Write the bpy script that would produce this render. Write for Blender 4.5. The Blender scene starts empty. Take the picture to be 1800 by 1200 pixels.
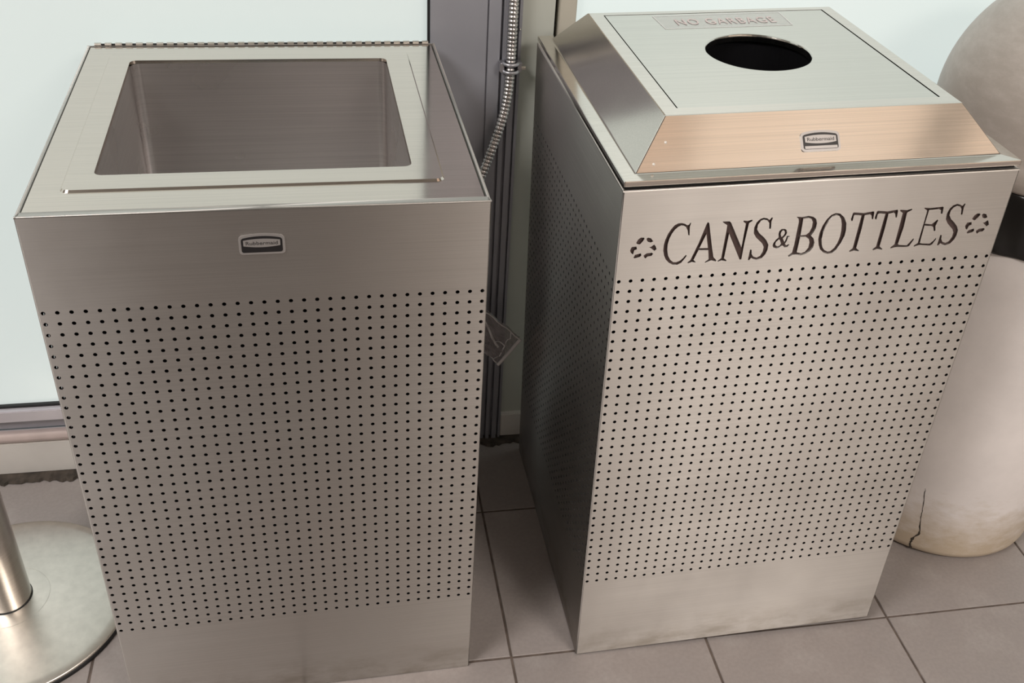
import bpy, bmesh, math, random
import numpy as np
from mathutils import Matrix, Vector
random.seed(4)
SC = bpy.context.scene
COL = SC.collection

# ---------------------------------------------------------------- camera
cam = bpy.data.cameras.new('camera')
cam.sensor_fit = 'HORIZONTAL'; cam.sensor_width = 36.0
cam.lens = 1796.46 / 1800 * 36.0
cam.clip_start = 0.02
cam_ob = bpy.data.objects.new('camera', cam); COL.objects.link(cam_ob)
cam_ob.matrix_world = Matrix(((0.985034, 0.054875, -0.163392, -0.237784),
                              (-0.165084, 0.572906, -0.802824, -1.019606),
                              (0.049554, 0.817782, 0.573391, 1.344346),
                              (0, 0, 0, 1)))
SC.camera = cam_ob

# ---------------------------------------------------------------- world, lights, exposure
SC.view_settings.view_transform = 'Standard'
SC.view_settings.look = 'None'
SC.view_settings.gamma = 1.0
SC.view_settings.use_curve_mapping = False
SC.view_settings.exposure = 0.0
SC.cycles.use_denoising = True
SC.cycles.max_bounces = 10
SC.cycles.sample_clamp_indirect = 6.0

world = bpy.data.worlds.new('world'); SC.world = world
world.use_nodes = True
world.node_tree.nodes['Background'].inputs['Color'].default_value = (0.80, 0.92, 1.0, 1)
world.node_tree.nodes['Background'].inputs['Strength'].default_value = 0.6


def area_light(name, loc, size, power, color, rot=(0, 0, 0)):
    l = bpy.data.lights.new(name, 'AREA'); l.shape = 'RECTANGLE'
    l.size, l.size_y = size; l.energy = power; l.color = color
    o = bpy.data.objects.new(name, l); o.location = loc; o.rotation_euler = rot
    COL.objects.link(o); return o


CEIL = 2.9
area_light('ceiling_lamp', (-1.9, -1.25, CEIL - 0.02), (1.0, 1.0), 80, (1.0, 0.95, 0.915))
area_light('ceiling_lamp', (1.6, -2.7, CEIL - 0.02), (1.3, 1.0), 102, (1.0, 0.93, 0.86))
area_light('ceiling_lamp', (1.47, -1.15, CEIL - 0.02), (0.92, 1.0), 2.7, (1.0, 0.78, 0.61))
area_light('ceiling_lamp', (0.745, -1.15, CEIL - 0.02), (0.49, 1.0), 1.0, (1.0, 0.68, 0.48))
area_light('ceiling_lamp', (2.31, -1.15, CEIL - 0.02), (0.44, 1.0), 1.25, (1.0, 0.76, 0.58))


# ---------------------------------------------------------------- helpers
class MB:
    """collects faces and links them as ONE mesh object"""
    def __init__(s): s.v = []; s.f = []; s.n = 0; s.sm = []; s.mi = []; s.slot = 0
    def add(s, verts, faces, smooth=False):
        s.v.extend([tuple(map(float, p)) for p in verts])
        s.f.extend([tuple(int(i) + s.n for i in f) for f in faces])
        s.sm.extend([smooth] * len(faces)); s.mi.extend([s.slot] * len(faces)); s.n += len(verts); return s
    def quad(s, a, b, c, d): return s.add([a, b, c, d], [(0, 1, 2, 3)])
    def box(s, x0, x1, y0, y1, z0, z1, bev=0.0):
        if bev <= 0:
            P = [(x, y, z) for z in (z0, z1) for y in (y0, y1) for x in (x0, x1)]
            return s.add(P, [(0, 2, 3, 1), (4, 5, 7, 6), (0, 1, 5, 4), (2, 6, 7, 3), (0, 4, 6, 2), (1, 3, 7, 5)])
        bm = bmesh.new()
        bmesh.ops.create_cube(bm, size=1)
        for v in bm.verts:
            v.co = ((x0 + x1) / 2 + v.co.x * (x1 - x0), (y0 + y1) / 2 + v.co.y * (y1 - y0), (z0 + z1) / 2 + v.co.z * (z1 - z0))
        bmesh.ops.bevel(bm, geom=bm.edges[:], offset=bev, segments=2, affect='EDGES')
        return s.addbm(bm)
    def addbm(s, bm, smooth=False):
        bm.verts.index_update()
        s.add([v.co[:] for v in bm.verts], [[v.index for v in f.verts] for f in bm.faces], smooth)
        bm.free(); return s
    def lathe(s, prof, cx=0, cy=0, n=64, smooth=True):
        V = []; F = []; m = len(prof)
        for k in range(n):
            a = 2 * math.pi * k / n; c, q = math.cos(a), math.sin(a)
            V += [(cx + r * c, cy + r * q, z) for r, z in prof]
        for k in range(n):
            j = (k + 1) % n
            for i in range(m - 1):
                F.append((k * m + i, j * m + i, j * m + i + 1, k * m + i + 1))
        return s.add(V, F, smooth)
    def tube(s, path, rad, n=12, cap=True, smooth=True):
        path = [Vector(p) for p in path]; V = []; F = []; m = len(path)
        if not hasattr(rad, '__len__'): rad = [rad] * m
        up = None
        for i, p in enumerate(path):
            t = (path[min(i + 1, m - 1)] - path[max(i - 1, 0)]).normalized()
            if up is None:
                up = Vector((1, 0, 0)) if abs(t.x) < 0.9 else Vector((0, 1, 0))
            up = (up - t * up.dot(t)).normalized(); w = t.cross(up)
            for k in range(n):
                a = 2 * math.pi * k / n
                V.append(p + (up * math.cos(a) + w * math.sin(a)) * rad[i])
        for i in range(m - 1):
            for k in range(n):
                j = (k + 1) % n
                F.append((i * n + k, i * n + j, (i + 1) * n + j, (i + 1) * n + k))
        s.add(V, F, smooth)
        if cap:
            s.add(V[:n], [tuple(range(n))[::-1]]); s.add(V[-n:], [tuple(range(n))])
        return s
    def prism(s, outline, y0, y1):
        """outline in x,z, extruded along y (convex or simple polygon)"""
        n = len(outline)
        V = [(x, y0, z) for x, z in outline] + [(x, y1, z) for x, z in outline]
        F = [tuple(range(n)), tuple(range(2 * n - 1, n - 1, -1))] + [(i, n + i, n + (i + 1) % n, (i + 1) % n) for i in range(n)]
        return s.add(V, F)
    def build(s, name, mat=None, parent=None, loc=None, fn=None, mat2=None):
        me = bpy.data.meshes.new(name)
        V = s.v if fn is None else [fn(*p) for p in s.v]
        me.from_pydata(V, [], s.f)
        me.polygons.foreach_set('use_smooth', s.sm)
        me.update()
        if mat: me.materials.append(mat)
        if mat2: me.materials.append(mat2); me.polygons.foreach_set('material_index', s.mi)
        o = bpy.data.objects.new(name, me); COL.objects.link(o)
        if parent: o.parent = parent
        if loc: o.location = loc
        return o


def tag(o, label=None, cat=None, kind=None, group=None):
    if label: o['label'] = label
    if cat: o['category'] = cat
    if kind: o['kind'] = kind
    if group: o['group'] = group
    return o


def empty(name, mat=None, loc=None):
    o = bpy.data.objects.new(name, None); COL.objects.link(o)
    o.empty_display_size = 0.1
    if mat is not None: o.matrix_world = mat
    if loc is not None: o.location = loc
    return o


def fill2d(loops, depth):
    """flat plate in x,y with holes (even-odd), returns verts, faces"""
    cu = bpy.data.curves.new('outline', 'CURVE'); cu.dimensions = '2D'; cu.fill_mode = 'BOTH'; cu.extrude = depth / 2
    for lp in loops:
        sp = cu.splines.new('POLY'); sp.points.add(len(lp) - 1)
        for i, (x, y) in enumerate(lp): sp.points[i].co = (x, y, 0, 1)
        sp.use_cyclic_u = True
    o = bpy.data.objects.new('outline', cu); COL.objects.link(o)
    dg = bpy.context.evaluated_depsgraph_get()
    me = bpy.data.meshes.new_from_object(o.evaluated_get(dg))
    V = [v.co[:] for v in me.vertices]; F = [tuple(p.vertices) for p in me.polygons]
    bpy.data.objects.remove(o); bpy.data.curves.remove(cu); bpy.data.meshes.remove(me)
    return V, F


def text2d(body, size, extrude=0.0002, spacing=1.0, bold=0.0):
    cu = bpy.data.curves.new('text_outline', 'FONT'); cu.body = body; cu.size = size; cu.extrude = extrude
    cu.align_x = 'CENTER'; cu.align_y = 'CENTER'; cu.space_character = spacing; cu.offset = bold; cu.resolution_u = 3
    o = bpy.data.objects.new('text_outline', cu); COL.objects.link(o)
    dg = bpy.context.evaluated_depsgraph_get()
    me = bpy.data.meshes.new_from_object(o.evaluated_get(dg))
    V = [v.co[:] for v in me.vertices]; F = [tuple(p.vertices) for p in me.polygons]
    bpy.data.objects.remove(o); bpy.data.curves.remove(cu); bpy.data.meshes.remove(me)
    xs = [p[0] for p in V]; ys = [p[1] for p in V]
    cx, cy = (min(xs) + max(xs)) / 2, (min(ys) + max(ys)) / 2
    return [(x - cx, y - cy, z) for x, y, z in V], F, (max(xs) - min(xs), max(ys) - min(ys))


def rrect(x0, x1, y0, y1, r, seg=5):
    out = []
    for cx, cy, a0 in ((x1 - r, y0 + r, -90), (x1 - r, y1 - r, 0), (x0 + r, y1 - r, 90), (x0 + r, y0 + r, 180)):
        for k in range(seg + 1):
            a = math.radians(a0 + 90 * k / seg); out.append((cx + r * math.cos(a), cy + r * math.sin(a)))
    return out


# ---------------------------------------------------------------- materials
def mat_new(name):
    m = bpy.data.materials.new(name); m.use_nodes = True
    nt = m.node_tree; b = nt.nodes['Principled BSDF']
    return m, nt, b


def node(nt, kind, **kw):
    n = nt.nodes.new(kind)
    for k, v in kw.items():
        if k.startswith('i_'): n.inputs[k[2:].replace('_', ' ')].default_value = v
        else: setattr(n, k, v)
    return n


def obj_noise(nt, scale, vec=(1, 1, 1), detail=3, rough=0.5):
    tc = node(nt, 'ShaderNodeTexCoord'); mp = node(nt, 'ShaderNodeMapping')
    mp.inputs['Scale'].default_value = vec
    nz = node(nt, 'ShaderNodeTexNoise'); nz.inputs['Scale'].default_value = scale
    nz.inputs['Detail'].default_value = detail; nz.inputs['Roughness'].default_value = rough
    nt.links.new(tc.outputs['Object'], mp.inputs['Vector']); nt.links.new(mp.outputs['Vector'], nz.inputs['Vector'])
    return nz.outputs['Fac']


def ramp(nt, fac, stops):
    r = node(nt, 'ShaderNodeValToRGB'); e = r.color_ramp.elements
    while len(e) > 1: e.remove(e[-1])
    e[0].position, e[0].color = stops[0][0], (*stops[0][1], 1)
    for p, c in stops[1:]:
        q = e.new(p); q.color = (*c, 1)
    nt.links.new(fac, r.inputs['Fac']); return r.outputs['Color']


def plain(name, color, rough=0.5, metal=0.0, var=0.06, scale=30, spec=0.5, bump=0.0):
    m, nt, b = mat_new(name)
    f = obj_noise(nt, scale)
    lo = tuple(c * (1 - var) for c in color); hi = tuple(min(1, c * (1 + var)) for c in color)
    nt.links.new(ramp(nt, f, [(0.3, lo), (0.7, hi)]), b.inputs['Base Color'])
    b.inputs['Roughness'].default_value = rough; b.inputs['Metallic'].default_value = metal
    b.inputs['Specular IOR Level'].default_value = spec
    if bump:
        bp = node(nt, 'ShaderNodeBump'); bp.inputs['Strength'].default_value = bump; bp.inputs['Distance'].default_value = 0.002
        nt.links.new(f, bp.inputs['Height']); nt.links.new(bp.outputs['Normal'], b.inputs['Normal'])
    return m


def steel(name, color, rough, grain, aniso=0.0, bump=0.12, smudge=0.08, foot=False):
    """brushed stainless steel; grain = noise stretch in object space"""
    m, nt, b = mat_new(name)
    b.inputs['Metallic'].default_value = 1.0
    fine = obj_noise(nt, 1.0, grain, 2, 0.6)
    cloud = obj_noise(nt, 5.0, (1, 1, 1), 4, 0.6)
    lo = tuple(c * 0.93 for c in color); hi = tuple(min(1, c * 1.05) for c in color)
    colr = ramp(nt, fine, [(0.3, lo), (0.7, hi)])
    if foot:      # scuffed, mop-stained foot of the panels
        tc = node(nt, 'ShaderNodeTexCoord'); sp = node(nt, 'ShaderNodeSeparateXYZ'); nt.links.new(tc.outputs['Object'], sp.inputs[0])
        hz = node(nt, 'ShaderNodeMapRange'); hz.inputs['From Min'].default_value = 0.075; hz.inputs['From Max'].default_value = 0.0
        nt.links.new(sp.outputs['Z'], hz.inputs['Value'])
        st = obj_noise(nt, 14, (1, 1, 2.2), 5, 0.65)
        sr = node(nt, 'ShaderNodeMapRange'); sr.inputs['From Min'].default_value = 0.42; sr.inputs['From Max'].default_value = 0.66
        nt.links.new(st, sr.inputs['Value'])
        fm = node(nt, 'ShaderNodeMath', operation='MULTIPLY'); nt.links.new(hz.outputs['Result'], fm.inputs[0]); nt.links.new(sr.outputs['Result'], fm.inputs[1])
        f2 = node(nt, 'ShaderNodeMath', operation='MULTIPLY', use_clamp=True); nt.links.new(fm.outputs[0], f2.inputs[0]); f2.inputs[1].default_value = 0.8
        mx = node(nt, 'ShaderNodeMix', data_type='RGBA'); nt.links.new(f2.outputs[0], mx.inputs['Factor'])
        nt.links.new(colr, mx.inputs['A']); mx.inputs['B'].default_value = (color[0] * 0.62, color[1] * 0.58, color[2] * 0.52, 1)
        colr = mx.outputs['Result']
    nt.links.new(colr, b.inputs['Base Color'])
    mr = node(nt, 'ShaderNodeMapRange')
    mr.inputs['From Min'].default_value = 0.3; mr.inputs['From Max'].default_value = 0.7
    mr.inputs['To Min'].default_value = rough - smudge; mr.inputs['To Max'].default_value = rough + smudge
    nt.links.new(cloud, mr.inputs['Value']); nt.links.new(mr.outputs['Result'], b.inputs['Roughness'])
    bp = node(nt, 'ShaderNodeBump'); bp.inputs['Strength'].default_value = bump; bp.inputs['Distance'].default_value = 0.0006
    nt.links.new(fine, bp.inputs['Height']); nt.links.new(bp.outputs['Normal'], b.inputs['Normal'])
    if aniso:
        tg = node(nt, 'ShaderNodeTangent', direction_type='RADIAL', axis='Z')
        b.inputs['Anisotropic'].default_value = aniso
        b.inputs['Anisotropic Rotation'].default_value = 0.25
        nt.links.new(tg.outputs['Tangent'], b.inputs['Tangent'])
    return m


STEEL_C = (0.60, 0.57, 0.54)
M = {}
M['steel_side'] = steel('brushed_steel_side', STEEL_C, 0.45, (3, 3, 900), aniso=0.92, bump=0.03, smudge=0.05, foot=True)
M['steel_top'] = steel('brushed_steel_top', (0.71, 0.645, 0.585), 0.13, (3, 900, 900), bump=0.02, smudge=0.025)
M['steel_plate'] = steel('brushed_steel_plate', (0.63, 0.615, 0.57), 0.15, (3, 900, 900), bump=0.02, smudge=0.03)
M['hole_shade'] = plain('hole_wall_shade', (0.05, 0.045, 0.045), 0.6, spec=0.2)  # steel hole walls coloured dark as shade, so no lamp glints show
M['steel_sleeve'] = steel('brushed_steel_sleeve', (0.80, 0.765, 0.75), 0.28, (3, 3, 700), aniso=0.5, bump=0.03, smudge=0.03)
M['steel_plain'] = steel('satin_steel', (0.66, 0.62, 0.56), 0.30, (40, 40, 40), bump=0.03, smudge=0.05)
M['liner'] = plain('liner_black', (0.005, 0.005, 0.006), 0.85, spec=0.08)
M['dark_gap'] = plain('gap_black', (0.01, 0.01, 0.01), 0.7)
M['backing'] = plain('backing_plum', (0.085, 0.055, 0.05), 0.45, spec=0.4)
M['badge_black'] = plain('badge_black', (0.012, 0.011, 0.012), 0.35)
M['badge_grey'] = plain('badge_grey', (0.42, 0.40, 0.39), 0.38, metal=0.6, var=0.03)
M['ink'] = plain('badge_ink', (0.03, 0.028, 0.028), 0.5)
M['steel_hood'] = steel('brushed_steel_hood', (0.68, 0.64, 0.59), 0.14, (3, 500, 900), bump=0.025, smudge=0.04)
M['steel_base'] = steel('satin_steel_base', (0.70, 0.66, 0.60), 0.33, (60, 60, 60), bump=0.02, smudge=0.015)
M['steel_post'] = steel('satin_steel_post', (0.66, 0.62, 0.58), 0.24, (30, 30, 600), bump=0.04, smudge=0.02)
M['conduit'] = plain('conduit_zinc', (0.55, 0.53, 0.52), 0.28, metal=1.0, var=0.05, scale=60)
M['clamp'] = plain('clamp_zinc', (0.50, 0.50, 0.53), 0.35, metal=0.9, var=0.08, scale=60)
M['bag'] = plain('bag_black_film', (0.005, 0.005, 0.005), 0.2, spec=0.6)
M['red_faint'] = plain('faded_red_print', (0.72, 0.60, 0.59), 0.5)


def can_mat(name, c, dirt, zmax, dome=False):
    m, nt, b = mat_new(name)
    n1 = obj_noise(nt, 7, (1, 1, 1.0), 6, 0.65); n2 = obj_noise(nt, 26, (1, 1, 2.2), 4, 0.7)
    base = ramp(nt, n1, [(0.3, tuple(k * 0.92 for k in c)), (0.7, tuple(min(1, k * 1.05) for k in c))])
    tc = node(nt, 'ShaderNodeTexCoord'); sx = node(nt, 'ShaderNodeSeparateXYZ'); nt.links.new(tc.outputs['Object'], sx.inputs[0])
    mr = node(nt, 'ShaderNodeMapRange'); mr.inputs['From Min'].default_value = zmax; mr.inputs['From Max'].default_value = 0.0 if not dome else zmax - 0.3
    mr.inputs['To Min'].default_value = -0.5 if not dome else 0.25; mr.inputs['To Max'].default_value = 0.75
    nt.links.new(sx.outputs['Z'], mr.inputs['Value'])
    ad = node(nt, 'ShaderNodeMath', operation='MULTIPLY_ADD'); nt.links.new(n2, ad.inputs[0]); ad.inputs[1].default_value = 1.1
    su = node(nt, 'ShaderNodeMath', operation='SUBTRACT'); nt.links.new(mr.outputs['Result'], su.inputs[0]); su.inputs[1].default_value = 0.38
    nt.links.new(su.outputs[0], ad.inputs[2])
    fac = node(nt, 'ShaderNodeMath', operation='MULTIPLY', use_clamp=True); nt.links.new(ad.outputs[0], fac.inputs[0]); fac.inputs[1].default_value = 1.3
    mx = node(nt, 'ShaderNodeMix', data_type='RGBA'); nt.links.new(fac.outputs[0], mx.inputs['Factor']); nt.links.new(base, mx.inputs['A']); mx.inputs['B'].default_value = (*dirt, 1)
    nt.links.new(mx.outputs['Result'], b.inputs['Base Color'])
    b.inputs['Roughness'].default_value = 0.42
    return m


M['can_white'] = can_mat('can_white_plastic', (0.90, 0.85, 0.83), (0.60, 0.50, 0.38), 0.19)
M['can_dome'] = can_mat('can_dome_scuffed', (0.60, 0.55, 0.51), (0.42, 0.37, 0.33), 1.0, True)


def film(name, color, alpha, rough):
    m, nt, b = mat_new(name)
    n1 = obj_noise(nt, 40, (1, 1, 1), 3, 0.6)
    nt.links.new(ramp(nt, n1, [(0.3, tuple(c * 0.9 for c in color)), (0.7, color)]), b.inputs['Base Color'])
    b.inputs['Alpha'].default_value = alpha; b.inputs['Roughness'].default_value = rough
    return m


M['clear_plastic'] = film('clear_plastic_film', (0.52, 0.47, 0.475), 0.45, 0.08)
M['sticker'] = film('clear_sticker', (0.80, 0.79, 0.79), 0.25, 0.2)
M['bag_pale'] = plain('bag_pale_film', (0.55, 0.53, 0.52), 0.4)
M['edge_highlight'] = film('film_crease_highlight', (0.90, 0.87, 0.87), 0.9, 0.15)
M['rivet'] = plain('rivet_pale', (0.85, 0.80, 0.74), 0.35, metal=0.2)
M['sticker_edge'] = film('sticker_pale_edge', (0.92, 0.90, 0.90), 0.5, 0.3)

# outlines of the cut-out letters and recycling arrows, in 1/100 mm on the panel
LETTERS = {
  'C': [[(8750,77380),(8650,76860),(8770,75660),(8610,75740),(8450,76380),(8210,76820),(7930,77030),(7530,77090),(7200,76940),(6860,76600),(6540,76060),(6300,75370),(6190,74630),(6240,73840),(6420,73110),(6760,72500),(7190,72120),(7580,72090),(8020,72260),(8370,72600),(8650,73020),(8810,72920),(8530,72410),(8200,71930),(7700,71690),(7160,71760),(6670,72060),(6220,72530),(5920,73130),(5740,73810),(5710,74590),(5820,75300),(6050,76060),(6370,76670),(6750,77200),(7170,77410),(7620,77420),(8020,77290),(8310,77090),(8510,77140),(8650,77400)]],
  'A': [[(10820,77330),(11020,77190),(11340,75900),(11810,74010),(12240,72460),(12680,71970),(12630,71800),(12030,72000),(11270,71710),(11240,71840),(11660,72190),(11440,73450),(10190,73540),(9740,72240),(10060,71930),(10030,71820),(9580,71950),(9110,71800),(9010,71930),(9340,72250),(10080,74570),(10700,77070)],[(10880,75710),(10260,73820),(11340,73790)]],
  'N': [[(12680,77290),(13570,77260),(13810,77000),(15630,73570),(15660,76800),(15300,77080),(15320,77250),(15800,77160),(16390,77290),(16470,77130),(16060,76840),(15930,74380),(15910,71810),(15680,71830),(13750,75580),(13630,72180),(14010,71850),(13950,71720),(13400,71880),(12920,71730),(12850,71860),(13260,72230),(13340,76110),(13330,76740),(12810,77110)]],
  'S': [[(18980,77390),(18890,76900),(19000,75870),(18780,75900),(18650,76680),(18330,77070),(17880,77190),(17500,76990),(17240,76540),(17240,75920),(17630,75350),(18230,74840),(18770,74250),(19080,73680),(19100,72960),(18920,72330),(18520,71800),(17920,71620),(17450,71780),(17140,71960),(16970,71670),(16770,71690),(16820,73200),(17020,73110),(17110,72540),(17400,72140),(17860,71970),(18260,72180),(18510,72760),(18520,73400),(18260,73880),(17810,74300),(17290,74810),(16900,75400),(16820,76190),(17000,76870),(17360,77300),(17830,77460),(18290,77330),(18610,77120),(18840,77450)]],
  '&': [[(19640,73520),(19660,73790),(19930,74330),(20230,74610),(20120,75100),(20150,75490),(20390,75750),(20760,75760),(21080,75580),(21210,75180),(21090,74800),(20810,74440),(20960,74140),(21120,73930),(21220,74320),(21260,74750),(21620,74720),(21640,74590),(21440,74480),(21370,73990),(21220,73640),(21420,73440),(21730,73580),(21820,73480),(21620,73170),(21260,73150),(20910,73410),(20590,73170),(20170,73070),(19810,73210)],[(20410,75300),(20580,75540),(20840,75440),(20940,75120),(20790,74820),(20590,74640),(20430,75000)],[(20000,73970),(20300,74320),(20470,74200),(20690,73720),(20590,73490),(20340,73350),(20070,73490),(19970,73730)]],
  'B': [[(21980,77320),(22730,77230),(23580,77330),(24200,77160),(24640,76820),(24850,76260),(24850,75560),(24670,75020),(24420,74550),(24860,74140),(25090,73570),(25050,72850),(24720,72310),(24170,71970),(23600,71850),(22900,71980),(22530,71970),(22090,71760),(21930,71930),(22400,72340),(22460,73430),(22440,76580),(22330,77010)],[(22940,76970),(23650,77030),(24030,76860),(24260,76460),(24300,75760),(24110,75060),(23750,74730),(23040,74700)],[(23040,74450),(23820,74390),(24240,74100),(24420,73610),(24420,72890),(24100,72350),(23610,72160),(23020,72330)]],
  'O': [[(25710,73200),(25480,74020),(25480,74890),(25650,75820),(25990,76660),(26450,77250),(26990,77500),(27610,77380),(28270,76820),(28730,76010),(28900,75050),(28900,74090),(28670,73150),(28310,72370),(27810,71860),(27220,71780),(26560,72030),(26030,72530)],[(26150,73170),(25940,73980),(25940,74860),(26080,75710),(26350,76480),(26750,77020),(27130,77200),(27550,77080),(27900,76610),(28140,75890),(28280,75010),(28310,74220),(28160,73270),(27860,72560),(27440,72160),(27070,72150),(26650,72380),(26320,72750)]],
  'T': [[(29310,76260),(29200,76520),(29280,77350),(29410,77420),(30680,77260),(32000,77410),(32100,77190),(32160,76310),(31990,76340),(31800,76870),(31550,77030),(30910,76920),(30950,75070),(30880,72340),(31370,71940),(31310,71850),(30690,72020),(30120,71850),(30000,72000),(30400,72380),(30440,74780),(30490,76940),(29620,77060),(29490,76890),(29480,76230)]],
  'T2': [[(32440,76280),(32330,76540),(32410,77370),(32540,77440),(33810,77280),(35130,77430),(35230,77210),(35290,76330),(35120,76360),(34930,76890),(34680,77050),(34040,76940),(34080,75090),(34010,72360),(34500,71960),(34440,71870),(33820,72040),(33250,71870),(33130,72020),(33530,72400),(33570,74800),(33620,76960),(32750,77080),(32620,76910),(32610,76250)]],
  'L': [[(35490,77390),(36350,77290),(37050,77440),(37070,77270),(36550,76970),(36500,76830),(36590,74940),(36440,72510),(36640,72390),(37710,72260),(38120,72860),(38350,73220),(38460,73040),(38060,72100),(37780,72020),(36430,72120),(36060,72090),(35580,71950),(35520,72100),(35970,72520),(35960,74890),(35920,76920),(35490,77230)]],
  'E': [[(38660,77380),(38700,77470),(39480,77380),(41150,77460),(41280,77340),(41350,76450),(41130,76510),(41010,77000),(40650,77170),(39390,77100),(39370,75210),(40300,75080),(40690,75440),(40900,75690),(41050,75570),(40910,74750),(41090,74120),(40900,74060),(40630,74650),(40400,74810),(39380,74950),(39430,72490),(39770,72370),(40840,72290),(41280,72740),(41430,73050),(41550,72870),(41190,72130),(40920,71990),(39440,72200),(38790,71980),(38680,72130),(39150,72490),(39160,73780),(39170,76750),(39130,77060)]],
  'S2': [[(44130,77660),(44040,77170),(44150,76140),(43930,76170),(43800,76950),(43480,77340),(43030,77460),(42650,77260),(42390,76810),(42390,76190),(42780,75620),(43380,75110),(43920,74520),(44230,73950),(44250,73230),(44070,72600),(43670,72070),(43070,71890),(42600,72050),(42290,72230),(42120,71940),(41920,71960),(41970,73470),(42170,73380),(42260,72810),(42550,72410),(43010,72240),(43410,72450),(43660,73030),(43670,73670),(43410,74150),(42960,74570),(42440,75080),(42050,75670),(41970,76460),(42150,77140),(42510,77570),(42980,77730),(43440,77600),(43760,77390),(43990,77720)]],
  'R': [[(-970,720),(-770,1200),(-470,1440),(-70,1410),(10,1220),(-190,880),(-490,500),(-730,540)],[(240,1230),(430,1380),(830,1240),(1120,810),(830,680),(500,780),(310,1020)],[(720,50),(960,110),(1310,380),(1520,80),(1660,-290),(1410,-500),(1130,-260)],[(130,-1050),(470,-770),(1110,-730),(1310,-890),(1100,-1190),(620,-1230),(420,-1470),(260,-1350)],[(-1110,-1240),(-940,-880),(-250,-700),(-140,-1010),(-310,-1200),(-950,-1360)],[(-1620,-260),(-1470,230),(-880,250),(-780,-110),(-1090,-240),(-1200,-810),(-1470,-570)]],
}

# ---------------------------------------------------------------- the room
def tile_mat():
    m, nt, b = mat_new('grey_porcelain_tile')
    a = obj_noise(nt, 9, (1, 1, 1), 5, 0.6); c = obj_noise(nt, 160, (1, 1, 1), 2, 0.5)
    col = ramp(nt, a, [(0.25, (0.275, 0.246, 0.236)), (0.5, (0.290, 0.256, 0.242)), (0.75, (0.35, 0.318, 0.304))])
    sp = ramp(nt, c, [(0.35, (0.955, 0.955, 0.955)), (0.65, (1.03, 1.03, 1.03))])
    oi = node(nt, 'ShaderNodeObjectInfo')
    mr = node(nt, 'ShaderNodeMapRange'); mr.inputs['To Min'].default_value = 0.93; mr.inputs['To Max'].default_value = 1.06
    nt.links.new(oi.outputs['Random'], mr.inputs['Value'])
    x1 = node(nt, 'ShaderNodeMix', data_type='RGBA', blend_type='MULTIPLY'); x1.inputs['Factor'].default_value = 1
    nt.links.new(col, x1.inputs['A']); nt.links.new(sp, x1.inputs['B'])
    x2 = node(nt, 'ShaderNodeVectorMath', operation='SCALE')
    nt.links.new(x1.outputs['Result'], x2.inputs[0]); nt.links.new(mr.outputs['Result'], x2.inputs['Scale'])
    nt.links.new(x2.outputs['Vector'], b.inputs['Base Color'])
    b.inputs['Roughness'].default_value = 0.5; b.inputs['Specular IOR Level'].default_value = 0.4
    bp = node(nt, 'ShaderNodeBump'); bp.inputs['Strength'].default_value = 0.15; bp.inputs['Distance'].default_value = 0.0008
    nt.links.new(c, bp.inputs['Height']); nt.links.new(bp.outputs['Normal'], b.inputs['Normal'])
    return m


M['tile'] = tile_mat()
M['grout'] = plain('grout_brown', (0.105, 0.080, 0.066), 0.9, var=0.4, scale=40)
M['grime'] = plain('grime_brown', (0.060, 0.048, 0.038), 0.95, var=0.5, scale=45, bump=0.6)
M['plaster'] = plain('warm_plaster', (0.40, 0.375, 0.35), 0.8, var=0.03, scale=4)
M['ceiling'] = plain('ceiling_paint', (0.45, 0.42, 0.39), 0.85, var=0.02, scale=3)
M['base_white'] = plain('base_painted_beige', (0.72, 0.69, 0.65), 0.5, var=0.05, scale=12)
M['alu_dark'] = plain('mullion_anodised_grey', (0.31, 0.315, 0.35), 0.36, metal=0.2, var=0.06, scale=6)
M['alu_light'] = plain('rail_anodised_lilac', (0.58, 0.55, 0.59), 0.40, metal=0.3, var=0.04, scale=10)
M['rail_pink'] = plain('rail_polished_rose', (0.72, 0.60, 0.57), 0.30, metal=0.5, var=0.08, scale=25)
M['jamb'] = plain('jamb_sage_grey', (0.50, 0.515, 0.465), 0.6, var=0.04, scale=8)
M['beige'] = plain('frame_beige', (0.50, 0.47, 0.40), 0.5, var=0.04, scale=8)
M['blocker_dark'] = plain('blocker_charcoal', (0.095, 0.078, 0.066), 0.6, var=0.05, scale=4)
M['band_blocker'] = plain('band_blocker_blue_black', (0.010, 0.012, 0.020), 0.6)
M['gasket'] = plain('gasket_black', (0.012, 0.012, 0.013), 0.6)


def glass_mat(strength):
    m, nt, b = mat_new('backlit_frosted_glass')
    b.inputs['Base Color'].default_value = (0.30, 0.33, 0.32, 1)
    b.inputs['Roughness'].default_value = 0.28
    n = obj_noise(nt, 1.6, (1, 1, 1), 2, 0.5)
    nt.links.new(ramp(nt, n, [(0.3, (0.80, 0.90, 0.875)), (0.7, (0.86, 0.93, 0.90))]), b.inputs['Emission Color'])
    b.inputs['Emission Strength'].default_value = strength
    return m


M['glass'] = glass_mat(0.57)
M['glass_bright'] = glass_mat(0.68)

TP, TQ = 0.32317, 0.32722            # tile pitch
XL, XR, YF, YB = -2.75, 2.72, -4.75, 0.62
fl = MB().box(XL, XR, YF, YB, -0.06, -0.0022).build('floor', M['grout']); tag(fl, kind='structure')


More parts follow.
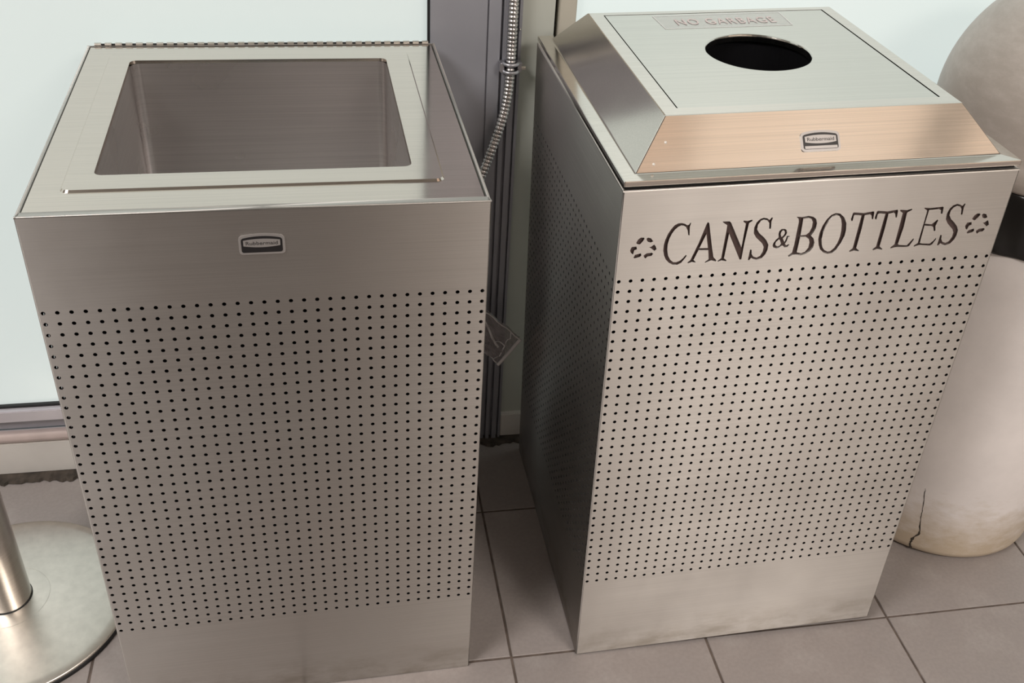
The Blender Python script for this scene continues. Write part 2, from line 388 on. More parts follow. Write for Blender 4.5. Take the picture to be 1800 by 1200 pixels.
def tile_mesh(w, d):
    g = 0.0019; c = 0.0010
    x0, x1, y0, y1 = g, w - g, g, d - g
    V = [(x0, y0, -0.012), (x1, y0, -0.012), (x1, y1, -0.012), (x0, y1, -0.012),
         (x0, y0, -c), (x1, y0, -c), (x1, y1, -c), (x0, y1, -c),
         (x0 + c, y0 + c, 0), (x1 - c, y0 + c, 0), (x1 - c, y1 - c, 0), (x0 + c, y1 - c, 0)]
    F = [(8, 9, 10, 11)]
    for a in (0, 4):
        for k in range(4):
            j = (k + 1) % 4; F.append((a + k, a + j, a + 4 + j, a + 4 + k))
    me = bpy.data.meshes.new('tile'); me.from_pydata(V, [], F); me.update(); me.materials.append(M['tile']); return me


full_t = tile_mesh(TP, TQ); cut_t = tile_mesh(TP, YB - TQ - 0.02)
for j in range(-14, 2):
    for i in range(-8, 8):
        o = bpy.data.objects.new('tile', cut_t if j == 1 else full_t); COL.objects.link(o)
        o.parent = fl; o.location = (i * TP, j * TQ, random.uniform(-0.0008, 0.0))

ce = MB().box(XL, XR, YF, YB + 0.1, CEIL, CEIL + 0.1).build('ceiling', M['ceiling']); tag(ce, kind='structure')
for nm, bx in (('wall_left', (XL - 0.1, XL, YF, YB + 0.1)), ('wall_right', (XR, XR + 0.1, YF, YB + 0.1)), ('wall_front', (XL - 0.1, XR + 0.1, YF - 0.1, YF))):
    tag(MB().box(*bx, -0.06, CEIL).build(nm, M['plaster']), kind='structure')
WB = 0.522                            # face of the wall base
blocker = MB().box(-1.35, 0.0, -2.2, -1.55, 0, CEIL).build('reflection_blocker', M['blocker_dark']); tag(blocker, kind='structure')   # added dark block behind the viewer, unseen; darkens the left bin's reflection
MB().box(-0.43, -0.255, -1.553, -1.545, 0, CEIL).build('band_blocker', M['band_blocker'], blocker)  # added unseen strip, makes the dark band reflected in the left bin
HW = 2.45                             # window head
tag(MB().box(XL, XR, 0.53, YB + 0.1, HW, CEIL).build('wall_back', M['plaster']), kind='structure')

# window 1: the glazed bay left of the mullion
w1 = empty('window_1', loc=(0, 0, 0)); tag(w1, kind='structure')
MB().box(XL, -0.082, 0.548, 0.56, 0.147, HW).build('glass_pane', M['glass'], w1)
g = MB(); g.box(XL, -0.080, 0.541, 0.549, 0.1435, 0.1485); g.box(-0.0825, -0.079, 0.538, 0.549, 0.147, HW); g.build('gasket', M['gasket'], w1)
MB().box(XL, -0.080, 0.530, 0.60, 0.119, 0.1435, 0.0015).build('bottom_rail', M['alu_light'], w1)
MB().box(XL, -0.080, 0.540, 0.60, 0.098, 0.119).build('recess_channel', M['alu_dark'], w1)
prof = [(WB + 0.008 + 0.0125 * math.sin(a), 0.0875 + 0.0115 * math.cos(a)) for a in [2 * math.pi * k / 20 for k in range(20)]]
MB().add([(XL, y, z) for y, z in prof] + [(-0.080, y, z) for y, z in prof],
         [(k, (k + 1) % 20, 20 + (k + 1) % 20, 20 + k) for k in range(20)] + [tuple(range(20)), tuple(range(39, 19, -1))], True).build('round_rail', M['rail_pink'], w1)

# window 2: the glazed bay right of the jamb
w2 = empty('window_2', loc=(0, 0, 0)); tag(w2, kind='structure')
MB().box(0.1480, XR, 0.548, 0.56, 0.10, HW).build('glass_pane', M['glass_bright'], w2)
MB().box(0.1225, 0.1495, 0.535, 0.60, 0.06, HW, 0.001).build('stile', M['beige'], w2)
MB().box(0.1495, XR, 0.535, 0.60, 0.06, 0.10, 0.001).build('bottom_rail', M['beige'], w2)
MB().box(0.1165, 0.1225, 0.560, 0.60, 0.06, HW).build('gasket', M['gasket'], w2)

# mullion column, jamb, base
pts = [(-0.079, 0.531), (0.0085, 0.531), (0.0085, 0.5335), (0.0110, 0.5335), (0.0110, 0.529), (0.030, 0.529), (0.030, 0.538),
       (0.034, 0.538), (0.034, 0.527), (0.041, 0.527), (0.041, 0.538), (0.046, 0.538), (0.046, 0.527), (0.055, 0.527), (0.055, 0.539), (0.059, 0.539),
       (0.059, 0.530), (0.0635, 0.530), (0.0635, 0.60), (-0.079, 0.60)]
n = len(pts)
mm = MB().add([(x, y, 0.004) for x, y in pts] + [(x, y, CEIL) for x, y in pts],
              [tuple(range(n - 1, -1, -1)), tuple(range(n, 2 * n))] + [(k, (k + 1) % n, n + (k + 1) % n, n + k) for k in range(n)])
tag(mm.build('trim_1', M['alu_dark']), kind='structure')
tag(MB().box(0.0635, 0.1165, 0.541, 0.60, 0.06, CEIL).build('trim_2', M['jamb']), kind='structure')
bb = MB(); bb.box(XL, -0.079, WB, 0.60, 0.004, 0.0765, 0.0015)
bb = bb.build('baseboard_back', M['base_white']); tag(bb, kind='structure')
MB().box(0.0635, XR, 0.531, 0.60, 0.005, 0.06, 0.0015).build('base_strip', M['base_white'], bb)


def grime(x0, x1, ymid):
    m = MB(); nn = int((x1 - x0) / 0.006); top = []; 
    for k in range(nn + 1):
        x = x0 + (x1 - x0) * k / nn
        top.append((x, ymid - 0.006 * math.sin(k * 0.37) * random.random() - random.uniform(0, 0.007)))
    V = []; F = []
    for x, y in top: V += [(x, y, 0.0004), (x, y + 0.004, 0.0035 + random.uniform(0, 0.002)), (x, 0.56, 0.004)]
    for k in range(nn):
        a = 3 * k
        F += [(a, a + 3, a + 4, a + 1), (a + 1, a + 4, a + 5, a + 2)]
    m.add(V, F); return m


grime(-1.6, -0.079, 0.503).build('sealant', M['grime'], bb, fn=None)
grime(-0.079, 1.4, 0.515).build('sealant', M['grime'], bb)

# ---------------------------------------------------------------- bins
W1, D1, H1 = 0.5, 0.5185, 0.81725
W2, D2, H2 = 0.5009, 0.5056, 0.82062


def frame(o, cx, cy):
    X = Vector(cx).normalized(); Y = Vector(cy); Y = (Y - X * Y.dot(X)).normalized(); Z = X.cross(Y)
    return Matrix(((X.x, Y.x, Z.x, o[0]), (X.y, Y.y, Z.y, o[1]), (X.z, Y.z, Z.z, o[2]), (0, 0, 0, 1)))


BIN1 = frame((-0.57022, -0.01783, 0.00347), (0.99978, 0.01969, -0.00695), (-0.01968, 0.99981, 0.00134))
BIN2 = frame((0.10426, -0.00915, 0.00196), (0.99973, 0.01008, 0.02086), (-0.0100, 0.99994, -0.00384))
NC, NR = 34, 37
PV, V0, HOLE = 0.01472, 0.1686, 0.0025
R_ED = 0.0018


def perforated(width, height, loops=None, t=0.0008, rim=0.0040):
    """sheet in (u, v, depth) coordinates: depth 0 is the outer face"""
    m = MB()
    pu = 0.0147777 * width / 0.5; u0 = (width - pu * (NC - 1)) / 2
    ub = [R_ED] + [u0 + pu * (i + 0.5) for i in range(NC - 1)] + [width - R_ED]
    vb = [V0 + PV * (j - 0.5) for j in range(NR + 1)]
    V = [(u, v, 0) for v in vb for u in ub]; F = []; FW = []
    base = len(V); nu = NC + 1
    ca = [(math.cos(math.radians(22.5 + 45 * k)) * HOLE, math.sin(math.radians(22.5 + 45 * k)) * HOLE) for k in range(8)]
    for j in range(NR):
        for i in range(NC):
            uc, vc = u0 + pu * i, V0 + PV * j
            o = len(V)
            V += [(uc + a, vc + b, 0) for a, b in ca] + [(uc + a, vc + b, t) for a, b in ca]
            bl, br, tl, tr = j * nu + i, j * nu + i + 1, (j + 1) * nu + i, (j + 1) * nu + i + 1
            F += [(br, tr, o + 0, o + 7), (tr, o + 1, o + 0), (tr, tl, o + 2, o + 1), (tl, o + 3, o + 2),
                  (tl, bl, o + 4, o + 3), (bl, o + 5, o + 4), (bl, br, o + 6, o + 5), (br, o + 7, o + 6)]
            FW += [(o + k, o + (k + 1) % 8, o + 8 + (k + 1) % 8, o + 8 + k) for k in range(8)]
    m.add(V, F); n0 = m.n; m.n = 0; m.slot = 1
    m.f.extend(FW); m.sm.extend([False] * len(FW)); m.mi.extend([1] * len(FW)); m.slot = 0; m.n = n0
    # plain bands above and below
    a, b = R_ED, width - R_ED
    m.add([(u, v, 0) for v in (0.0, vb[0]) for u in (a, b)], [(0, 1, 3, 2)])
    top = height - R_ED
    if loops:
        V, F = fill2d([[(a, vb[-1]), (b, vb[-1]), (b, top), (a, top)]] + loops, 0.003)
        m.add([(x, y, 0.0015 - z) for x, y, z in V], F)
    else:
        m.add([(u, v, 0) for v in (vb[-1], top) for u in (a, b)], [(0, 1, 3, 2)])
    # rolled vertical edges and the rolled top rim
    K = 4
    for side in (0, 1):
        V = []
        for k in range(K + 1):
            q = math.pi / 2 * k / K
            u = R_ED - R_ED * math.sin(q); d = R_ED - R_ED * math.cos(q)
            if side: u = width - u
            V += [(u, 0, d), (u, top, d)]
        m.add(V, [(2 * k, 2 * k + 1, 2 * k + 3, 2 * k + 2) for k in range(K)], True)
    V = []
    for k in range(K + 1):
        q = math.pi / 2 * k / K
        v = top + R_ED * math.sin(q); d = R_ED - R_ED * math.cos(q)
        V += [(0.0 + d * 0, v, d), (width, v, d)]
    m.add(V, [(2 * k, 2 * k + 1, 2 * k + 3, 2 * k + 2) for k in range(K)], True)
    m.add([(0.0, height, R_ED), (width, height, R_ED), (width - 0.004, height, rim), (0.004, height, rim),
           (0.004, height - 0.012, rim), (width - 0.004, height - 0.012, rim)], [(0, 1, 2, 3), (3, 2, 5, 4)])
    return m


def bin_body(root, w, d, h, taper, loops=None, rim=0.004):
    def tp(x, y, z):
        k = 1 + taper * (1 - z / h); return (w / 2 + (x - w / 2) * k, y, z)
    perforated(w, h, loops, rim=rim).build('front_panel', M['steel_side'], root, mat2=M['hole_shade'], fn=lambda u, v, q: tp(u, q, v))
    perforated(w, h).build('back_panel', M['steel_side'], root, mat2=M['hole_shade'], fn=lambda u, v, q: tp(w - u, d - q, v))
    perforated(d, h).build('side_panel', M['steel_side'], root, mat2=M['hole_shade'], fn=lambda u, v, q: tp(q, d - u, v))
    perforated(d, h).build('side_panel', M['steel_side'], root, mat2=M['hole_shade'], fn=lambda u, v, q: tp(w - q, u, v))
    a = 0.012
    m = MB()
    m.quad((a, a, 0.02), (w - a, a, 0.02), (w - a, d - a, 0.02), (a, d - a, 0.02))
    zt = h - 0.02
    m.quad((a, a, 0.02), (w - a, a, 0.02), (w - a, a, zt), (a, a, zt)); m.quad((a, d - a, 0.02), (w - a, d - a, 0.02), (w - a, d - a, zt), (a, d - a, zt))
    m.quad((a, a, 0.02), (a, d - a, 0.02), (a, d - a, zt), (a, a, zt)); m.quad((w - a, a, 0.02), (w - a, d - a, 0.02), (w - a, d - a, zt), (w - a, a, zt))
    m.build('liner', M['liner'], root)


def badge(root, x, z, fn, bright=False):
    """small maker's plate: outline, black field, pale oval, lettering"""
    def arch(w, h, r, rise, seg=5):
        out = rrect(-w / 2, w / 2, -h / 2, h / 2, r, seg)
        return [(a, b + (rise * (1 - (2 * a / w) ** 2) if b > 0 else 0)) for a, b in out]
    def arch2(w, h, r, rise):
        # arched both ways, with more points along the long edges
        n_ = 14; up = [(-w / 2 + w * k / n_, h / 2 + rise * (1 - (2 * k / n_ - 1) ** 2)) for k in range(n_ + 1)]
        dn = [(w / 2 - w * k / n_, -h / 2 - rise * (1 - (2 * k / n_ - 1) ** 2)) for k in range(n_ + 1)]
        return dn[::-1][::-1] + up
    def plate(w, h, r, rise, y):
        n_ = 16
        base = rrect(-w / 2, w / 2, -h / 2, h / 2, r, 5)
        # split the top edge so that it can arch
        i = max(range(len(base) - 1), key=lambda k: base[k][0] - base[k + 1][0] if base[k][1] > 0 and base[k + 1][1] > 0 else -9)
        a, b = base[i], base[i + 1]
        ins = [(a[0] + (b[0] - a[0]) * k / n_, a[1]) for k in range(1, n_)]
        pts_ = base[:i + 1] + ins + base[i + 1:]
        return [(p, q + (rise * (1 - (2 * p / w) ** 2) if q > 0 else 0)) for p, q in pts_]
    o = MB().prism([(p, q) for p, q in plate(0.0495, 0.0225, 0.004, 0.003, 0)], -0.0012, 0.0).build('badge', M['badge_grey'], root, fn=fn)
    MB().prism(plate(0.0440, 0.0172, 0.0025, 0.0028, 0), -0.0016, -0.0002).build('badge_face', M['badge_black'], o, fn=fn)
    ov = arch2(0.0395, 0.0068, 0.002, 0.0018)
    MB().prism([(p, q + 0.0032) for p, q in ov], -0.0020, -0.0004).build('badge_oval', M['badge_grey'], o, fn=fn)
    if bright:
        MB().box(-0.0205, 0.0205, -0.0019, -0.0004, -0.0082, -0.0048).build('badge_bar', M['badge_grey'], o, fn=fn)
    V, F, (tw, th) = text2d('Rubbermaid', 0.006, 0.0001, 1.0, 0.0)
    s = 0.034 / tw
    MB().add([(a * s, -0.00215 - c, b * 0.0042 / th + 0.0032) for a, b, c in V], F).build('badge_lettering', M['ink'], o, fn=fn)
    return o


# --- bin 1: open top
b1 = empty('open_top_bin', BIN1)
tag(b1, 'brushed steel square bin with open rectangular top and perforated front, left of the pair', 'trash bin')
bin_body(b1, W1, D1, H1, 0.0032, rim=0.0105)
badge(b1, 0, 0, lambda x, y, z: (x + 0.2460, y, z + 0.7733))

# hinged lid plate with a stamped raised border and an opening
def ring(m, outer, inner, zo, zi):
    n_ = len(outer)
    m.add([(x, y, zo) for x, y in outer] + [(x, y, zi) for x, y in inner], [(k, (k + 1) % n_, n_ + (k + 1) % n_, n_ + k) for k in range(n_)])


lid = MB()
zp = H1 - 0.0010
o0 = rrect(0.0054, W1 - 0.0064, 0.0118, D1 - 0.0055, 0.0015); s0 = rrect(0.0355, 0.4545, 0.0535, 0.4790, 0.009)
s1 = rrect(0.0375, 0.4525, 0.0560, 0.4770, 0.0075); i0 = rrect(0.0640, 0.4225, 0.0890, 0.4535, 0.0105); i1 = rrect(0.0660, 0.4205, 0.0910, 0.4515, 0.009)
i2 = rrect(0.0668, 0.4197, 0.0918, 0.4507, 0.0085)
ring(lid, rrect(0.0054, W1 - 0.0064, 0.0118, D1 - 0.0055, 0.0015), o0, zp - 0.012, zp)
ring(lid, o0, s0, zp, zp); ring(lid, s0, s1, zp, zp + 0.0024); ring(lid, s1, i0, zp + 0.0024, zp + 0.0024)
ring(lid, i0, i1, zp + 0.0024, zp + 0.0022); ring(lid, i1, i2, zp + 0.0022, zp - 0.002)
lid.build('top_plate', M['steel_top'], b1)
sl = MB(); lo_ = rrect(0.0668, 0.4197, 0.0918, 0.4507, 0.0125, 12)
n_ = len(lo_)
sl.add([(x, y, zp - 0.002) for x, y in lo_] + [(x, y, 0.33) for x, y in lo_], [(k, (k + 1) % n_, n_ + (k + 1) % n_, n_ + k) for k in range(n_)], False)
sl.build('chute', M['steel_sleeve'], b1)
MB().add([(x, y, 0.5 + 0.012 * math.sin(40 * x) * math.sin(37 * y)) for y in np.linspace(0.093, 0.449, 15) for x in np.linspace(0.068, 0.418, 15)], [(j * 15 + i, j * 15 + i + 1, j * 15 + i + 16, j * 15 + i + 15) for j in range(14) for i in range(14)], True).build('liner_bag', M['bag_pale'], b1)
# piano hinge along the back edge
hg = MB().tube([(0.010, D1 + 0.0005, H1 + 0.0005), (W1 - 0.010, D1 + 0.0005, H1 + 0.0005)], 0.0017, 8).build('hinge', M['dark_gap'], b1)
kn = MB().tube([(-0.0046, 0, 0), (0.0046, 0, 0)], 0.0029, 10)
kme = None
NK = 34
for k in range(NK):
    x = 0.0145 + (W1 - 0.029) * k / (NK - 1)
    if kme is None:
        o = kn.build('knuckle', M['steel_plain'], hg); kme = o.data
    else:
        o = bpy.data.objects.new('knuckle', kme); COL.objects.link(o); o.parent = hg
    o.location = (x, D1 + 0.0005, H1 + 0.0005)
MB().box(0.006, W1 - 0.006, D1 - 0.0040, D1 - 0.0008, H1 - 0.004, H1 - 0.0006).build('hinge_leaf', M['steel_plain'], b1)

# --- bin 2: hooded lid with a round hole, lettered front
LOOPS = []
for key in ('C', 'A', 'N', 'S', '&', 'B', 'O', 'T', 'T2', 'L', 'E', 'S2'):
    for lp in LETTERS[key]: LOOPS.append([(x * 1e-5, z * 1e-5) for x, z in lp])
for cx, cz in ((0.0322, 0.7437), (0.4665, 0.7475)):
    for lp in LETTERS['R']: LOOPS.append([(cx + x * 1e-5, cz + z * 1e-5) for x, z in lp])
b2 = empty('bottle_recycling_bin', BIN2)
tag(b2, 'brushed steel recycling bin lettered CANS & BOTTLES with sloped hood and round hole', 'recycling bin')
bin_body(b2, W2, D2, H2, 0.0063, LOOPS)
MB().box(0.010, 0.491, 0.0033, 0.0045, 0.7135, 0.7800).build('lettering', M['backing'], b2)

hood = MB()
TI, LZ = 0.0617, 0.06283
zf0, zf1, zt = H2 + 0.0042, H2 + 0.0108, H2 + LZ
def sq(i, z, r=0.0012): return (rrect(i, W2 - i, i, D2 - i, r, 3), z)
gap_band = MB(); ring(gap_band, sq(0.0052, 0)[0], sq(0.0052, 0)[0], H2 - 0.008, zf0 + 0.0005); gap_band.build('hood_gap_shade', M['dark_gap'], b2)  # black band puts the shade of the gap under the hood into colour
levels = [sq(0.0058, H2 - 0.006), sq(0.0058, zf0), sq(0.0012, zf0), sq(0.0006, zf0 + 0.001), sq(0.0006, zf1 - 0.001), sq(0.0014, zf1), sq(0.0165, zf1 + 0.0006)]
# small cove, straight slope, crisp shoulder
for k in range(1, 5):
    a = math.radians(48) * k / 4
    levels.append(sq(0.0165 + 0.004 * math.sin(a), zf1 + 0.0006 + 0.004 * (1 - math.cos(a))))
levels += [sq(TI - 0.0022, zt - 0.0022), sq(TI - 0.0008, zt - 0.0005), sq(TI + 0.0006, zt)]
for (p, z0), (q, z1) in zip(levels, levels[1:]): ring(hood, p, q, z0, z1)
# flat shoulder around the sunken plate, and the narrow gap
PX0, PX1, PY0, PY1 = 0.0815, W2 - 0.0795, 0.0815, D2 - 0.0740
so = rrect(TI + 0.0006, W2 - TI - 0.0006, TI + 0.0006, D2 - TI - 0.0006, 0.0012, 3); si = rrect(PX0, PX1, PY0, PY1, 0.001, 3)
ring(hood, so, si, zt, zt); ring(hood, si, si, zt, zt - 0.006)
hood.build('hood', M['steel_hood'], b2)
pl = MB()
HX, HY, HR = 0.2545, 0.2625, 0.0735
G1, G2 = 0.0020, 0.0008
sq_ = []
n_ = 64
x0, x1, y0, y1 = PX0 + G1, PX1 - G1, PY0 + G2, PY1 - G2
circ = [(HX + HR * math.cos(2 * math.pi * (k + .5) / n_), HY + HR * math.sin(2 * math.pi * (k + .5) / n_)) for k in range(n_)]
def to_rect(px, py):
    dx, dy = px - HX, py - HY
    s = min(((x1 if dx > 0 else x0) - HX) / dx if abs(dx) > 1e-9 else 1e9, ((y1 if dy > 0 else y0) - HY) / dy if abs(dy) > 1e-9 else 1e9)
    return (HX + dx * s, HY + dy * s)
rect = [to_rect(*c) for c in circ]
for cx, cy in ((x0, y0), (x1, y0), (x1, y1), (x0, y1)):
    k = min(range(n_), key=lambda q: (rect[q][0] - cx) ** 2 + (rect[q][1] - cy) ** 2); rect[k] = (cx, cy)
zq = zt - 0.0004
ring(pl, rect, circ, zq, zq); ring(pl, rect, rect, zq - 0.006, zq)
def circ_r(r): return [(HX + r * math.cos(2 * math.pi * (k + .5) / n_), HY + r * math.sin(2 * math.pi * (k + .5) / n_)) for k in range(n_)]
prev, pz = circ, zq
for k in range(1, 5):
    a = math.pi / 2 * k / 4; c2 = circ_r(HR - 0.003 * math.sin(a)); z2 = zq - 0.003 * (1 - math.cos(a))
    ring(pl, prev, c2, pz, z2); prev, pz = c2, z2
ring(pl, prev, prev, pz, zq - 0.010)
pl.build('hood_plate', M['steel_plate'], b2)
m = MB(); m.quad((0.02, 0.02, H2 - 0.022), (W2 - 0.02, 0.02, H2 - 0.022), (W2 - 0.02, D2 - 0.02, H2 - 0.022), (0.02, D2 - 0.02, H2 - 0.022))
ring(m, circ_r(HR + 0.004), circ_r(HR + 0.004), zt - 0.0105, H2 - 0.02); m.build('hole_sleeve', M['liner'], b2)
# hood maker's plate on the front slope
s_ang = math.atan2(TI - 0.0022 - 0.0165 - 0.009, zt - zf1 - 0.005)
def on_slope(x, y, z):
    # y = outwards(-)/inwards(+) of the face, z = up the slope
    y0_, z0_ = 0.0405, H2 + 0.0370
    dy, dz = math.sin(SL), math.cos(SL)
    return (x + 0.2490, y0_ + z * dy + y * dz, z0_ + z * dz - y * dy)
pA, pB = levels[10], levels[11]
SL = math.atan2(min(p[1] for p in pB[0]) - min(p[1] for p in pA[0]), pB[1] - pA[1])
ya, za = min(p[1] for p in pA[0]), pA[1]
def on_slope(x, y, z, cx=0.2490, up=0.0250):
    dy, dz = math.sin(SL), math.cos(SL); q = up + z
    return (x + cx, ya + q * dy + y * dz, za + q * dz - y * dy)
badge(b2, 0, 0, on_slope, True)
for rx, up in ((0.0585, 0.0335), (0.0415, 0.0085)):
    MB().lathe([(0.0, 0.0012), (0.0012, 0.0009), (0.0019, 0.0), (0.0019, -0.001)], n=12).build('rivet', M['rivet'], b2, fn=lambda x, y, z, rx=rx, up=up: on_slope(x, -z, y, rx, up))
# clear sticker with faint red lettering
lab = MB(); LZ1 = zq + 0.0006
lo2 = [(0.1520, 0.4225), (0.1548, 0.3640), (0.3478, 0.3655), (0.3505, 0.4270)]
lab.add([(x, y, zq + 0.0001) for x, y in lo2] + [(x, y, LZ1) for x, y in lo2], [(3, 2, 1, 0)][:0] + [(4, 5, 6, 7)] + [(k, (k + 1) % 4, 4 + (k + 1) % 4, 4 + k) for k in range(4)])
lab.slot = 1; ring(lab, lo2, [(x + (0.2515 - x) * 0.018, y + (0.394 - y) * 0.07) for x, y in lo2], LZ1 + 0.0001, LZ1 + 0.0001)
lo_ob = lab.build('sticker', M['sticker'], b2, mat2=M['sticker_edge'])
V, F, (tw, th) = text2d('NO GARBAGE', 0.02, 0.0001, 1.15)
MB().add([(0.2540 + a * 0.150 / tw, 0.3920 + b * 0.0250 / th, LZ1 + 0.0002 + c) for a, b, c in V], F).build('sticker_lettering', M['red_faint'], lo_ob)

# ---------------------------------------------------------------- belt post
SX, SY = -0.790, 0.1970
st = empty('belt_post', loc=(SX, SY, 0))
tag(st, 'satin steel belt post on a round base, at the left beside the open top bin', 'barrier post')
MB().lathe([(0.150, 0.0), (0.1868, 0.0), (0.1872, 0.004), (0.1868, 0.0075), (0.180, 0.0080)], n=96).build('rubber_ring', M['gasket'], st)
MB().lathe([(0.1855, 0.0070), (0.1866, 0.0090), (0.1862, 0.0112), (0.1845, 0.0125), (0.170, 0.0150), (0.140, 0.0190), (0.100, 0.0232), (0.0645, 0.02616), (0.0640, 0.0262)], n=96).build('base_cover', M['steel_base'], st)
MB().lathe([(0.0640, 0.0262), (0.0636, 0.0259), (0.0632, 0.0263), (0.0629, 0.02633), (0.0500, 0.0274), (0.0400, 0.0282), (0.0, 0.0284)], n=64).build('collar', M['steel_base'], st)
MB().lathe([(0.0375, 0.0270), (0.0378, 0.0290), (0.0366, 0.0300)], n=64).build('post_gasket', M['gasket'], st)
MB().lathe([(0.0362, 0.0280), (0.0362, 0.90)], n=64).build('post', M['steel_post'], st)
MB().lathe([(0.0362, 0.90), (0.041, 0.902), (0.041, 0.965), (0.036, 0.972), (0.0, 0.974)], n=48).build('post_cap', M['gasket'], st)

# ---------------------------------------------------------------- domed trash can
DX, DY = 0.870, 0.2825
dc = empty('domed_trash_can', loc=(DX, DY, 0))
tag(dc, 'scuffed white round plastic trash can with domed lid, right of the recycling bin', 'trash can')
MB().lathe([(0.0, 0.004), (0.165, 0.0), (0.174, 0.002), (0.1795, 0.008), (0.182, 0.018), (0.1895, 0.55), (0.1905, 0.70), (0.184, 0.705), (0.182, 0.60)], n=96).build('body', M['can_white'], dc)
# brown crack and stain on the left of the body, low down
def on_body(a, z, lift=0.0004):
    r = (0.182 + (0.1895 - 0.182) * (z - 0.018) / 0.532 if z > 0.018 else 0.1795 + 0.0025 * max(0, z - 0.008) / 0.010) + lift
    a = math.radians(a); return (r * math.cos(a), r * math.sin(a), z)
cr = MB()
line = [(-131.1, 0.150, .25), (-130.6, 0.138, .35), (-129.4, 0.118, .4), (-128.9, 0.104, .35), (-128.5, 0.094, .3), (-127.8, 0.080, .4), (-127.2, 0.068, .7), (-126.2, 0.054, .8), (-126.0, 0.046, 1.2), (-127.3, 0.038, 1.0), (-128.3, 0.031, 1.5), (-128.4, 0.024, 1.2), (-128.8, 0.017, 1.5), (-127.9, 0.011, 1.2), (-127.6, 0.006, 2.0), (-128.0, 0.0035, 2.6)]
fine_l = []
for (a0, z0, w0), (a1, z1, w1) in zip(line, line[1:]):
    for k in range(3):
        t_ = k / 3; fine_l.append((a0 + (a1 - a0) * t_ + random.uniform(-.25, .25), z0 + (z1 - z0) * t_, max(.12, (w0 + (w1 - w0) * t_) * random.uniform(.5, 1.3))))
V = []
for a, z, w in fine_l: V += [on_body(a - w / 2, z), on_body(a + w / 2, z)]
cr.add(V, [(2 * k, 2 * k + 1, 2 * k + 3, 2 * k + 2) for k in range(len(fine_l) - 1)])
cr.build('crack', M['grime'], dc)
# bag folded over the rim, with soft creases
bg = MB(); V = []; F = []; NB = 160
prof = [(0.1885, 0.7180), (0.1945, 0.7170), (0.1975, 0.7050), (0.1965, 0.690), (0.1945, 0.670), (0.1940, 0.645), (0.1945, 0.625), (0.1938, 0.617), (0.1915, 0.616)]
for k in range(NB):
    a = 2 * math.pi * k / NB
    for i, (r, z) in enumerate(prof):
        dr = 0.0016 * math.sin(9 * a + i * 0.9) + 0.0011 * math.sin(23 * a - i * 0.7)
        dz = (0.0015 * math.sin(11 * a)) if i >= 7 else 0
        V.append(((r + (dr if i > 1 else 0)) * math.cos(a), (r + (dr if i > 1 else 0)) * math.sin(a), z + dz))
m_ = len(prof)
for k in range(NB):
    j = (k + 1) % NB
    for i in range(m_ - 1): F.append((k * m_ + i, j * m_ + i, j * m_ + i + 1, k * m_ + i + 1))
bg.add(V, F, True); bg.build('bag', M['bag'], dc)
pr = [(0.190, 0.716), (0.1990, 0.7165), (0.2010, 0.720), (0.2010, 0.748), (0.1990, 0.752), (0.1985, 0.760)]
for k in range(1, 25):
    a = math.pi / 2 * k / 24; pr.append((0.198 * math.cos(a), 0.788 + 0.207 * math.sin(a)))
MB().lathe(pr, n=96).build('dome_lid', M['can_dome'], dc)

# ---------------------------------------------------------------- conduit with its clamp, plastic bag
cd_pts = [(0.0462, 0.518, CEIL), (0.0462, 0.518, 0.80), (0.0452, 0.517, 0.755), (0.0420, 0.515, 0.722), (0.0350, 0.511, 0.690), (0.0225, 0.506, 0.652), (0.0060, 0.500, 0.606), (-0.014, 0.494, 0.555), (-0.030, 0.490, 0.500), (-0.036, 0.487, 0.440), (-0.036, 0.485, 0.400)]
def catmull(P, seg):
    P = [Vector(p) for p in P]; out = []
    for i in range(len(P) - 1):
        a, b, c, d = P[max(i - 1, 0)], P[i], P[i + 1], P[min(i + 2, len(P) - 1)]
        L_ = (c - b).length; n__ = max(2, int(L_ / seg))
        for k in range(n__):
            t = k / n__
            if i <= 1: out.append(b.lerp(c, t)); continue
            out.append(0.5 * ((2 * b) + (c - a) * t + (2 * a - 5 * b + 4 * c - d) * t * t + (3 * b - a - 3 * c + d) * t ** 3))
    out.append(P[-1]); return out
cd_pts.insert(1, (0.0462, 0.518, 0.86))
path = catmull(cd_pts, 0.00105)
rad = []; s_acc = 0
for i, p in enumerate(path):
    if i: s_acc += (p - path[i - 1]).length
    q = (s_acc / 0.0064) % 1.0
    rad.append(0.0052 + 0.0031 * math.sqrt(max(0, math.sin(math.pi * q))))
cdt = MB().tube(path, rad, 12).build('flexible_conduit', M['conduit'])
tag(cdt, 'ribbed metal flexible conduit running down the grey mullion between the two steel bins', 'conduit')
MB().tube(path[::4], 0.0066, 10).build('groove_shade', M['gasket'], cdt)  # black tube added to paint shade into the rib grooves
cl = MB()
for dz in (-0.0062, 0.0062):
    ringp = [(0.0462 + 0.0118 * math.cos(2 * math.pi * k / 28), 0.518 + 0.0118 * math.sin(2 * math.pi * k / 28), 0.776 + dz) for k in range(29)]
    cl.tube(ringp, 0.0029, 8, cap=False)
cl.box(0.0285, 0.0355, 0.513, 0.529, 0.768, 0.784, 0.0015); cl.box(0.0570, 0.0640, 0.513, 0.529, 0.768, 0.784, 0.0015)
clo = cl.build('clamp', M['clamp'], cdt)
MB().tube([(0.0625, 0.5125, 0.776), (0.0690, 0.5125, 0.776)], 0.0028, 10).build('screw', M['steel_plain'], clo)
sc = MB().lathe([(0.0, 0.0016), (0.0014, 0.0013), (0.0022, 0.0), (0.0022, -0.002)], n=14).build('mullion_screw', M['conduit'], bpy.data.objects['trim_1'], fn=lambda x, y, z: (0.0605 + x, 0.5295 - z, 0.831 + y))

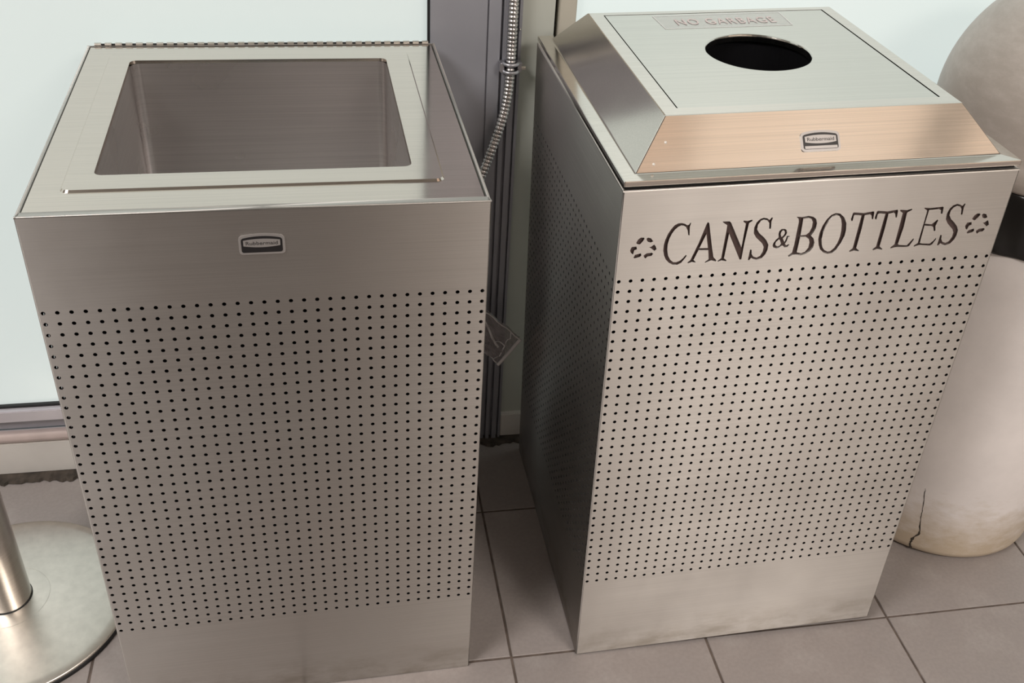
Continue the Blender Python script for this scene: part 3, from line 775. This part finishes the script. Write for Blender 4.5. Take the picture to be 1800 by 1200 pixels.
# crumpled clear plastic hanging at the end of the conduit, wedged behind the left bin
bgp = MB(); NXg, NZg = 22, 26
A0, B0, C0_, E0 = Vector((-0.050, 0, 0.415)), Vector((0.012, 0, 0.372)), Vector((0.079, 0, 0.290)), Vector((0.040, 0, 0.236))
A1_ = Vector((-0.048, 0, 0.330))
def bag_pt(u, v, side):
    top = A0.lerp(C0_ + Vector((0.001, 0, 0.0)), u); bot = A1_.lerp(E0, u)
    p = top.lerp(bot, v)
    edge = min(u, 1 - u, v, 1 - v)
    bulge = 0.020 * min(1, edge / 0.18) ** 0.6
    fold = 0.0045 * math.sin(17 * u + 9 * v) + 0.0035 * math.sin(31 * v - 12 * u + 1.3) + 0.003 * math.sin(47 * u * v + 5 * u)
    p = Vector((p.x, 0.470 - side * (bulge + fold * min(1, edge / 0.1)), p.z))
    return p + Vector((0, 0, 0.002 * math.sin(25 * u)))
for side in (1, -0.4):
    V = [bag_pt(i / NXg, j / NZg, side) for j in range(NZg + 1) for i in range(NXg + 1)]
    bgp.add(V, [(j * (NXg + 1) + i, j * (NXg + 1) + i + 1, (j + 1) * (NXg + 1) + i + 1, (j + 1) * (NXg + 1) + i) for j in range(NZg) for i in range(NXg)], False)
pb = bgp.build('plastic_bag', M['clear_plastic'])
tag(pb, 'crumpled clear plastic bag wedged in the gap behind the open top bin', 'plastic bag')
mh = MB()
for a, b in ((C0_, E0),):
    mh.tube([Vector((p.x, 0.462, p.z)) for p in (a.lerp(b, t / 6) for t in range(7))], 0.0035, 8)
for u0_, v0_, u1_, v1_, r_ in ((0.35, 0.02, 0.98, 0.03, .0012), (0.35, 0.97, 0.98, 0.97, .0014), (0.86, 0.03, 0.88, 0.97, .0012), (0.52, 0.25, 0.80, 0.55, .0022), (0.45, 0.10, 0.66, 0.42, .0016), (0.70, 0.45, 0.86, 0.40, .0012)):
    mh.tube([bag_pt(u0_ + (u1_ - u0_) * k / 10, v0_ + (v1_ - v0_) * k / 10, 1) + Vector((0, -0.001, 0)) for k in range(11)], r_, 6)
mh.build('crease_highlight', M['edge_highlight'], pb)  # pale creases and edges, white highlights painted into their colour
